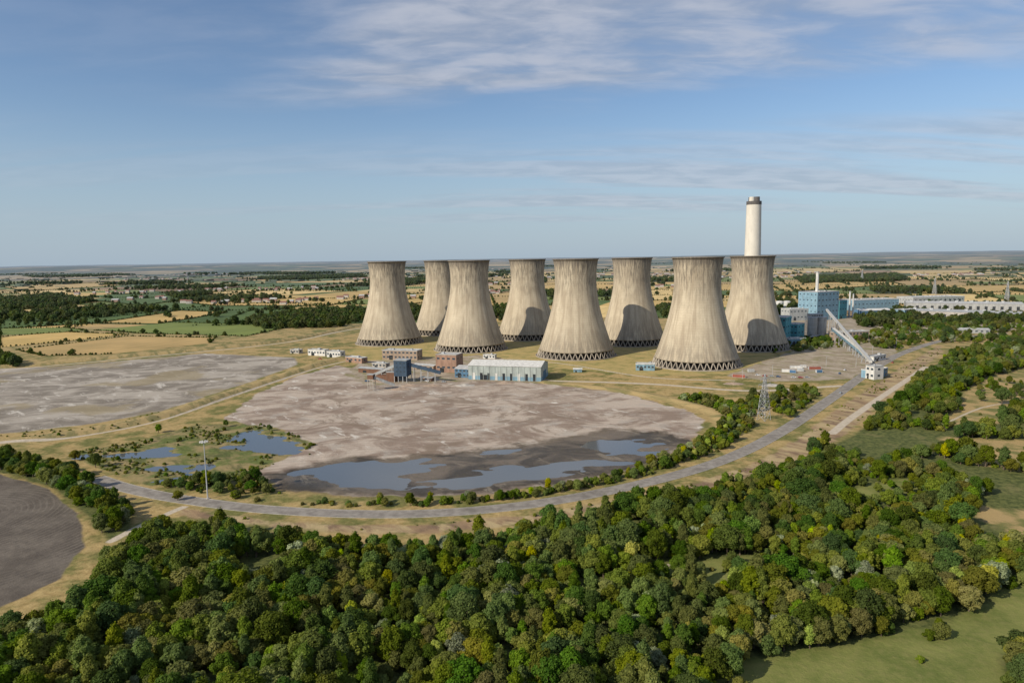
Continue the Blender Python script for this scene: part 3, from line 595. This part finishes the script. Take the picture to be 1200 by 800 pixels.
# ------------------------------------------------------------ building paints
wht=paint("white_cladding",(.60,.59,.56),stripe=.5); gry=paint("grey_cladding",(.36,.37,.37),stripe=.5); pgr=paint("pale_green_cladding",(.36,.40,.38),stripe=.5)
blu=paint("blue_cladding",(.09,.18,.28),stripe=.5); lbl=paint("light_blue_cladding",(.19,.31,.39),stripe=.5,dirt=.4); tur=paint("turquoise_cladding",(.10,.31,.35),stripe=.4,dirt=.4)
brk=paint("brick",(.30,.19,.14)); brn=paint("brown_render",(.33,.25,.19)); rst=paint("rusty_steel",(.16,.085,.055),dirt=.5); dbl=paint("dark_blue_steel",(.05,.08,.12))
con=paint("concrete",(.40,.37,.33)); stl=paint("galvanised_steel",(.42,.43,.44),rough=.5); rof=paint("roof_sheet",(.42,.42,.41)); drk=paint("dark_opening",(.03,.035,.04),rough=.3)
gls,nt,b=newmat("window_glass"); b.inputs['Base Color'].default_value=(.04,.06,.08,1); b.inputs['Roughness'].default_value=.15; b.inputs['Specular IOR Level'].default_value=.5
def building(name,u1,v1,u2,v2,vt,dep,wall,roof,kind='flat',rows=0,cols=0,door=True,extra=None,band=None):
    p1=np.array(G(u1,v1)); p2=np.array(G(u2,v2)); Lx=math.dist(p1,p2); rz=math.atan2(p2[1]-p1[1],p2[0]-p1[0]); mid=(p1+p2)/2
    Hh=max(2.5,z_at(mid[0],mid[1],vt)); a=Asm(); ew=Hh if kind=='flat' else Hh*.80
    a.box(0,Lx,0,dep,-.4,ew,wall)
    if kind=='flat':
        a.box(-.2,Lx+.2,-.2,.25,ew,ew+.7,roof); a.box(-.2,Lx+.2,dep-.25,dep+.2,ew,ew+.7,roof); a.box(-.2,.25,.25,dep-.25,ew,ew+.7,roof); a.box(Lx-.25,Lx+.2,.25,dep-.25,ew,ew+.7,roof)
        a.box(.25,Lx-.25,.25,dep-.25,ew+.003,ew+.15,rof)
        for k in range(max(1,int(Lx/14))): xx=random.uniform(.1,.8)*Lx; w_=min(3,Lx*.12); a.box(xx,xx+w_,dep*.4,dep*.4+w_,ew+.15,ew+1.9,stl)
    else: a.gable(0,Lx,0,dep,ew,Hh,roof,.5,wall)
    if band: a.box(-.05,Lx+.05,-.05,dep+.05,ew*.0,ew*.28,band)
    if rows:
        for r_ in range(rows):
            zc=ew*(r_+.6)/rows
            for c_ in range(cols):
                xc=Lx*(c_+.5)/cols; ww=min(Lx/cols*.55,3)/2; hh=min(ew/rows*.4,1.8)/2
                a.box(xc-ww,xc+ww,-.12,-.002,zc-hh,zc+hh,gls); a.box(xc-ww-.12,xc+ww+.12,-.2,-.001,zc-hh-.15,zc-hh-.001,con)
            for c_ in range(max(1,int(dep/8))):
                yc=dep*(c_+.5)/max(1,int(dep/8)); hh=min(ew/rows*.4,1.8)/2
                for xa,xb in ((-.12,-.002),(Lx+.002,Lx+.12)): a.box(xa,xb,yc-1.3,yc+1.3,zc-hh,zc+hh,gls)
    if door:
        w_=min(4.5,Lx*.2); h_=min(5,ew*.55); xd=Lx*.2; a.box(xd,xd+w_,-.16,-.06,0,h_,drk)
    if extra: extra(a,Lx,dep,ew,Hh)
    return a.obj(name,(p1[0],p1[1],.05),rz)
def ex_shed(a,L_,d,e,h):
    for k in range(9): xx=L_*(.06+.104*k); a.box(xx,xx+L_*.035,-.14,-.08,0,e*.5,drk if k%3 else wht)
    for k in range(12): xx=L_*(.05+.08*k); a.box(xx,xx+.35,-.3,-.06,0,e,pgr)
    a.box(L_+.05,L_+.2,d*.3,d*.7,0,e*.6,blu)
building("storage_shed",549,444.5,634,447,425,34,pgr,wht,'gable',extra=ex_shed,band=lbl)
building("workshop_building",533,442,551,443,430,22,blu,rof,'gable',2,4)
building("brick_building",511,436,535,437,416,18,brk,con,'flat',2,4)
building("brown_office_building",448,421,489,422,411,16,brn,rof,'flat',2,9)
building("site_cabin",361,416.5,381,417.5,410,8,wht,rof,'flat',1,6); building("site_cabin",383,418.5,399,419.5,412,9,wht,rof,'flat',1,5); building("site_cabin",340,414,350,414.5,410,8,con,rof,'flat',1,3)
building("pump_house",745,434,767,434.5,427,10,lbl,wht,'flat',1,5); building("pump_house",672,436,682,436,432,8,lbl,wht,'gable',0,0)
a=Asm(); x,y=G(462,448); rz=-.25
a.box(0,13,0,12,6,21,dbl); a.box(-.3,13.3,-.3,12.3,21,21.6,gry)
for i in (0,4,8.6,12.6):
    for j in (0,11.6): a.box(i,i+.5,j,j+.5,-.4,6,stl)
a.add([(1,1,6),(12,1,6),(12,11,6),(1,11,6),(5,4,2),(8,4,2),(8,8,2),(5,8,2)],[(0,4,5,1),(1,5,6,2),(2,6,7,3),(3,7,4,0)],dbl)
for z in (10,14,18):
    for i in (2,6,10): a.box(i,i+1.6,-.12,-.004,z,z+1.3,gls)
a.box(-9,-.2,2,10,0,9,rst); a.box(-9.3,0-.21,1.7,10.3,9,9.5,gry); a.box(-20,-9.31,3,9,0,6,rst); a.beam((-30,6,3),(0,6,16),2.8,gry,2.6)
for k in range(5): xx=-26+5.5*k; zz=3+(xx+30)/30*13-1.6; a.beam((xx,4.8,-.3),(xx,4.8,zz),.4,stl); a.beam((xx,7.2,-.3),(xx,7.2,zz),.4,stl); a.beam((xx,4.8,0),(xx,7.2,zz),.25,stl)
a.beam((13,5,17),(44,9,9),2.8,dbl,2.8)
for k in range(4): xx=18+7*k; a.beam((xx,5.4,-.3),(xx,5.4,15.5-(xx-13)*.26),.4,stl); a.beam((xx,8.2,-.3),(xx,8.2,15.5-(xx-13)*.26),.4,stl)
a.obj("coal_hopper_building",(x,y,.1),rz)
a=Asm(); x,y=G(431,458)
for i in (0,5):
    for j in (0,5): a.box(i,i+.45,j,j+.45,-.4,10,con)
a.box(-.4,5.9,-.4,5.9,10,10.5,con); a.box(0,5.4,0,5.4,10.5,14.5,rst); a.box(-.3,5.7,-.3,5.7,14.5,14.9,gry)
for z in (3,6.5): a.box(.45,5,-.02,.3,z,z+.3,con); a.box(.45,5,5.02,5.35,z,z+.3,con)
a.beam((5.6,2.5,12),(22,9,4),2.2,gry,2.2); a.obj("transfer_tower",(x,y,.1),-.2)
building("switch_house",405,424,424,426,419,9,brk,rof,'flat',1,4); building("store_building",420,436,447,438,431,10,rst,gry,'gable',0,0); building("store_building",484,432,508,434,427,10,brn,rof,'gable',1,4)
building("store_building",436,430,452,431,426,8,con,rof,'flat',1,4); building("store_building",492,446,506,447,442,7,rst,gry,'gable',1,3); building("site_cabin",566,420,580,420.5,416,6,wht,rof,'flat',1,4)
# chimney
x,y=G(880,372)
def zc(v): return z_at(x,y,v)
a=Asm(); mch=paint("chimney_concrete",(.62,.58,.51),.08,.1,dirt=.2); mdk=paint("chimney_cap",(.10,.09,.085)); ztop=zc(236); ztt=zc(231); rw=.5*17.0/F*y
NZ=10
for i in range(NZ):
    z0,z1=(ztop-6)*i/NZ,(ztop-6)*(i+1)/NZ; f0,f1=i/NZ,(i+1)/NZ
    a.cyl(0,0,z0,z1,rw*(1.26-.30*f0**.8),rw*(1.26-.30*f1**.8),mch,56,False)
a.cyl(0,0,ztop-6,ztop,rw*.985,rw*.985,mdk,56); a.cyl(0,0,ztop-6.3,ztop-6,rw*.96,rw*.985,mdk,56,False)
for i in range(4): an_=i*math.pi/2+.6; a.cyl(rw*.45*math.cos(an_),rw*.45*math.sin(an_),ztop,ztt,rw*.38,rw*.36,mdk if i%2 else mch,20)
o=a.obj("chimney",(x,y,0)); o.data.polygons.foreach_set('use_smooth',[i<NZ*56 for i in range(len(o.data.polygons))])
# ash silos and conveyor
a=Asm(); x,y=G(958,398)
for i,(dx,dy) in enumerate([(-8,0),(5.5,1),(-1,13)]):
    rz_=6.3; a.cyl(dx,dy,6,30,rz_,rz_,con,32); a.cyl(dx,dy,30,31.2,rz_+.5,rz_+.5,stl,32); a.cyl(dx,dy,1.5,6,2,rz_,stl,32,False)
    for q_ in range(8): an_=q_*math.pi/4; a.beam((dx+5.8*math.cos(an_),dy+5.8*math.sin(an_),-.4),(dx+5.8*math.cos(an_),dy+5.8*math.sin(an_),6.5),.6,stl)
    for z in (12,18,24,28): a.cyl(dx,dy,z,z+.4,rz_+.12,rz_+.12,stl,32,False)
a.box(-10,7,0,11,31.2,34.5,con); a.box(-10.3,7.3,-.3,11.3,34.5,35,gry)
for i in range(5): a.box(-9+i*3.2,-7.2+i*3.2,-.12,-.004,32.2,33.6,gls)
a.beam((-15.5,2,0),(-15.5,2,34),.35,stl); a.beam((-17.5,2,0),(-17.5,2,34),.35,stl)
for z in range(0,32,4): a.beam((-15.5,2,z),(-17.5,2,z+4),.22,stl)
a.obj("ash_silo",(x,y,0),.1)
a=Asm(); p0=G(968,384); p1=G(1020,433); z0=z_at(p0[0],p0[1],363); z1=8.0
A_=Vector((p0[0],p0[1],z0)); B_=Vector((p1[0],p1[1],z1)); a.beam(A_,B_,2.6,wht,2.5); a.beam(A_+Vector((0,0,1.45)),B_+Vector((0,0,1.45)),3.0,rof,.3)
for k in range(1,9):
    f=k/9; c_=A_.lerp(B_,f)
    a.beam((c_.x-2,c_.y,-.4),(c_.x-1.0,c_.y,c_.z-1.3),.5,stl); a.beam((c_.x+3,c_.y,-.4),(c_.x+1.0,c_.y,c_.z-1.3),.5,stl); a.beam((c_.x-2,c_.y,0),(c_.x+1.0,c_.y,c_.z-1.4),.3,stl)
a.obj("conveyor_gallery")
a=Asm(); p0=G(975,398); p1=G(1014,424); A_=Vector((p0[0],p0[1],15)); B_=Vector((p1[0],p1[1],7)); a.beam(A_,B_,3.4,lbl,3.2); a.beam(A_+Vector((0,0,1.8)),B_+Vector((0,0,1.8)),3.8,wht,.35)
for k in range(1,7): c_=A_.lerp(B_,k/7); a.beam((c_.x-1.6,c_.y,-.4),(c_.x-1.6,c_.y,c_.z-1.8),.5,stl); a.beam((c_.x+1.6,c_.y,-.4),(c_.x+1.6,c_.y,c_.z-1.8),.5,stl); a.beam((c_.x-1.6,c_.y,0),(c_.x+1.6,c_.y,c_.z-1.9),.3,stl)
a.obj("conveyor_gallery")
building("loading_house",1014,443,1024,445,429,11,wht,gry,'flat',2,2); building("loading_house",1024.5,444,1040,440,433,12,lbl,wht,'flat',2,4); building("weighbridge_office",1024,424,1038,421,417,8,wht,gry,'flat',1,4)
building("absorber_building",903,403,920,404,372,28,tur,wht,'flat',4,4); building("absorber_building",921,400,934,401,380,22,tur,gry,'flat',3,3); building("pump_building",924,406,945,405,397,14,lbl,wht,'flat',1,5)
building("turbine_building",957,376,982,374,342,40,lbl,gry,'flat',5,6); building("turbine_building",983,374,992,373,352,30,tur,gry,'flat',3,3)
building("gas_plant_building",1000,364,1053,362,351,40,lbl,wht,'flat',1,12); building("gas_plant_building",1008,371,1044,370,362,22,blu,wht,'gable',1,8)
building("office_building",979,400,1018,398,389,14,brn,rof,'flat',2,10); building("control_building",925,376,950,375,362,25,gry,wht,'flat',2,6)
for u,v,r_,h_ in [(903,362,9,13),(913,361,9,13),(922,360,8,12),(940,364,8,10),(893,370,7,10)]:
    x,y=G(u,v); a=Asm(); a.cyl(0,0,0,h_,r_,r_,wht,28,False)
    for q_ in range(5): a.cyl(0,0,h_+r_*.32*math.sin(q_*math.pi/10),h_+r_*.32*math.sin((q_+1)*math.pi/10),r_*math.cos(q_*math.pi/10),r_*math.cos((q_+1)*math.pi/10)+.01,wht,28,False)
    a.cyl(0,0,h_-.4,h_+.1,r_+.2,r_+.2,stl,28,False); a.beam((r_+.4,0,0),(r_+.4,0,h_+1),.5,stl)
    a.obj("storage_tank",(x,y,0),2)
for u,v,vt,r_ in [(956,374,318,2.4),(995,372,341,1.4),(999,372,344,1.2)]:
    x,y=G(u,v); h_=z_at(x,y,vt); a=Asm(); a.cyl(0,0,0,h_-2,r_*1.15,r_,wht,24,False); a.cyl(0,0,h_-2,h_,r_*1.06,r_*1.06,gry,24); a.cyl(0,0,h_*.5,h_*.5+.6,r_*1.5,r_*1.5,stl,24); a.cyl(0,0,0,4,r_*1.8,r_*1.6,con,24); a.obj("exhaust_stack",(x,y,0))
def ex_bays(a,L_,d,e,h):
    for k in range(int(L_/13)): a.box(4+k*13,9+k*13,-.16,-.05,0,e*.6,drk); 
    for k in range(int(L_/26)): a.box(8+k*26,13+k*26,d*.3,d*.34,h*.9,h+2.2,stl)
building("warehouse",1062,371,1196,376,364,45,con,gry,'gable',door=False,extra=ex_bays); building("warehouse",1062,362,1200,364,354,50,gry,rof,'gable',door=False,extra=ex_bays); building("warehouse",1070,356,1130,354,348,50,gry,wht,'flat',1,12,extra=ex_bays)
building("warehouse",1110,390,1160,391,385,20,gry,rof,'gable',1,8); building("warehouse",1045,371,1060,372,363,30,lbl,gry,'flat',1,5)
a=Asm(); p0=Vector((*G(905,408),7)); p1=Vector((*G(1000,392),7))
for o_ in (-1.5,0,1.5): a.beam(p0+Vector((0,o_,0)),p1+Vector((0,o_,0)),1,stl)
for k in range(13): c_=p0.lerp(p1,k/12); a.beam((c_.x,c_.y-2,-.3),(c_.x,c_.y-2,7.5),.4,stl); a.beam((c_.x,c_.y+2,-.3),(c_.x,c_.y+2,7.5),.4,stl); a.beam((c_.x,c_.y-2.4,6.3),(c_.x,c_.y+2.4,6.3),.4,stl)
a.obj("pipe_rack")
# ------------------------------------------------------------ pylons, mast
def pylon(u,v,hh,name="electricity_pylon",rz=.6,t=.35):
    x,y=G(u,v); a=Asm(); bw=hh*.095
    def w(z): return bw*(1-z/hh)**.9*.9+.5 if z<hh*.62 else bw*.33*(1-(z-hh*.62)/(hh*.38))+.35
    lv=[hh*f for f in (0,.16,.3,.42,.53,.62,.70,.78,.86,.94,1)]
    for i in range(len(lv)-1):
        z0,z1=lv[i],lv[i+1]; w0,w1=w(z0),w(z1); C0=[(-w0,-w0),(w0,-w0),(w0,w0),(-w0,w0)]; C1=[(-w1,-w1),(w1,-w1),(w1,w1),(-w1,w1)]
        for k in range(4):
            j=(k+1)%4; a.beam((*C0[k],z0),(*C1[k],z1),t,stl); a.beam((*C0[k],z0),(*C1[j],z1),t*.6,stl); a.beam((*C0[j],z0),(*C1[k],z1),t*.6,stl); a.beam((*C1[k],z1),(*C1[j],z1),t*.6,stl)
    for f,l_ in ((.66,.16),(.78,.22),(.90,.15)):
        z=hh*f; l_=l_*hh
        for s in (-1,1):
            a.beam((s*w(z),-.5,z),(s*l_,0,z+.3),t*.7,stl); a.beam((s*w(z),.5,z),(s*l_,0,z+.3),t*.7,stl); a.beam((s*w(z),0,z+hh*.045),(s*l_,0,z+.4),t*.7,stl); a.beam((s*l_,0,z+.3),(s*l_,0,z-hh*.05),t*.6,con)
    a.obj(name,(x,y,-.2),rz)
pylon(895,492,33,t=.2)
for u,v,h_ in [(1180,352,45),(1095,345,45),(60,330,48),(220,327,48),(1010,330,48),(450,322,48),(805,352,42)]: pylon(u,v,h_,t=.55)
a=Asm(); x,y=G(243.5,584); hm=z_at(x,y,517); a.cyl(0,0,-.2,.4,.9,.9,con,16); a.cyl(0,0,.4,hm,.34,.16,stl,14); a.cyl(0,0,hm-.6,hm-.3,1.1,1.1,stl,14)
for q_ in range(8): an_=q_*math.pi/4; a.beam((0,0,hm-.4),(1.7*math.cos(an_),1.7*math.sin(an_),hm-.2),.14,stl); a.box(1.7*math.cos(an_)-.35,1.7*math.cos(an_)+.35,1.7*math.sin(an_)-.35,1.7*math.sin(an_)+.35,hm-.4,hm+.1,wht)
a.obj("floodlight_mast",(x,y,0))
for u,v,vt in [(1003,430,416),(1022,418,405),(968,430,418),(905,440,428),(870,444,433),(1050,408,397)]:
    x,y=G(u,v); h_=z_at(x,y,vt); a=Asm(); a.cyl(0,0,-.2,h_,.16,.09,stl,8); a.beam((0,0,h_),(1.6,0,h_+.15),.12,stl); a.box(1.3,2.1,-.2,.2,h_+.02,h_+.2,gry); a.obj("street_lamp",(x,y,0),u)
# ------------------------------------------------------------ vehicles & yard things
tyre=paint("tyre",(.02,.02,.02))
def car(col_):
    a=Asm(); a.box(-2.2,2.2,-.88,.88,.35,.85,col_)
    a.add([(-1.9,-.85,.85),(1.2,-.85,.85),(1.2,.85,.85),(-1.9,.85,.85),(-1.4,-.7,1.45),(.5,-.7,1.45),(.5,.7,1.45),(-1.4,.7,1.45)],[(0,1,5,4),(1,2,6,5),(2,3,7,6),(3,0,4,7)],gls); a.box(-1.4,.5,-.7,.7,1.45,1.5,col_)
    for sx in (-1.35,1.35):
        for sy in (-.9,.72):
            vs=[];n_=12
            for yy in (sy,sy+.18):
                for i in range(n_): t_=2*math.pi*i/n_; vs.append((sx+.33*math.cos(t_),yy,.33+.33*math.sin(t_)))
            a.add(vs,[(i,(i+1)%n_,n_+(i+1)%n_,n_+i) for i in range(n_)]+[tuple(range(n_))[::-1],tuple(range(n_,2*n_))],tyre)
    return a
cp=[paint("car_white",(.7,.7,.7),dirt=.05,rough=.3),paint("car_red",(.4,.03,.02),dirt=.05,rough=.3),paint("car_silver",(.4,.41,.42),dirt=.05,rough=.3),paint("car_blue",(.04,.09,.2),dirt=.05,rough=.3)]
for i,(u,v) in enumerate([(888,440),(896,441),(904,441.5),(912,442),(930,443),(938,443),(946,443),(984,438),(990,434),(1046,425),(985,461),(430,447),(500,447),(375,421),(520,448)]):
    x,y=G(u,v)
    car(cp[i%4]).obj("parked_car",(x,y,float(height(x,y))+.03),-.3 if u<980 else .9)
rd=paint("container_red",(.30,.09,.06),stripe=1.2); cb=paint("container_blue",(.06,.14,.26),stripe=1.2)
for i,(u,v) in enumerate([(916,436),(925,437),(934,435),(948,433),(938,431),(926,432),(957,437),(877,436),(858,442)]):
    x,y=G(u,v); a=Asm(); mm=[wht,cb,gry,rd,wht][i%5]; LL=[12,6,6,12,6][i%5]; a.box(0,LL,0,2.6,.1,2.7,mm)
    for xx in (0,LL-.2): a.box(xx-.03,xx+.23,-.04,2.64,0,2.75,stl)
    a.box(.23,LL-.23,-.04,.1,2.6,2.76,stl); a.box(.23,LL-.23,-.04,.1,0,.2,stl); a.box(LL+.1,LL+.16,.2,1.25,.3,2.5,mm); a.box(LL+.1,LL+.16,1.35,2.4,.3,2.5,mm)
    a.obj("shipping_container",(x,y,.15),random.uniform(-.5,.1))
va=Asm(); rf=paint("clay_roof",(.22,.10,.07)); wl=paint("rendered_wall",(.5,.46,.40)); r=np.random.RandomState(3)
for _ in range(34):
    yy=1700+r.rand()*5500; xx=r.uniform(-.78,.8)*yy
    for k in range(r.randint(4,22)):
        x=xx+r.normal()*120; y=yy+r.normal()*60; w_=r.uniform(9,22); d_=r.uniform(8,14); h_=r.uniform(5,8)
        va.box(x,x+w_,y,y+d_,-1,h_,[wl,brk,con][k%3]); va.gable(x,x+w_,y,y+d_,h_,h_+3.5,[rf,rof,rf][k%3],.4,wl)
va.obj("distant_village")
for u,v in [(592,449),(470,456),(545,452),(905,452),(448,446),(480,452),(508,452),(860,450)]:
    x,y=G(u,v); vs=[(0,0,2.0)];n_=14
    for ring_ in (1,2,3):
        for i in range(n_): t_=i*6.283/n_; rr_=ring_*2.2*random.uniform(.8,1.2); vs.append((rr_*1.6*math.cos(t_),rr_*math.sin(t_),2.0-ring_*.7+random.uniform(-.2,.2)))
    fs=[(0,1+i,1+(i+1)%n_) for i in range(n_)]
    for q_ in range(2):
        for i in range(n_): j=(i+1)%n_; fs.append((1+q_*n_+i,1+(q_+1)*n_+i,1+(q_+1)*n_+j,1+q_*n_+j))
    o=mkobj("rubble_heap",vs,fs,[con if u%2 else brn]); o.location=(x,y,.05)
sc.view_settings.view_transform='Standard'; sc.view_settings.look='None'; sc.view_settings.exposure=0
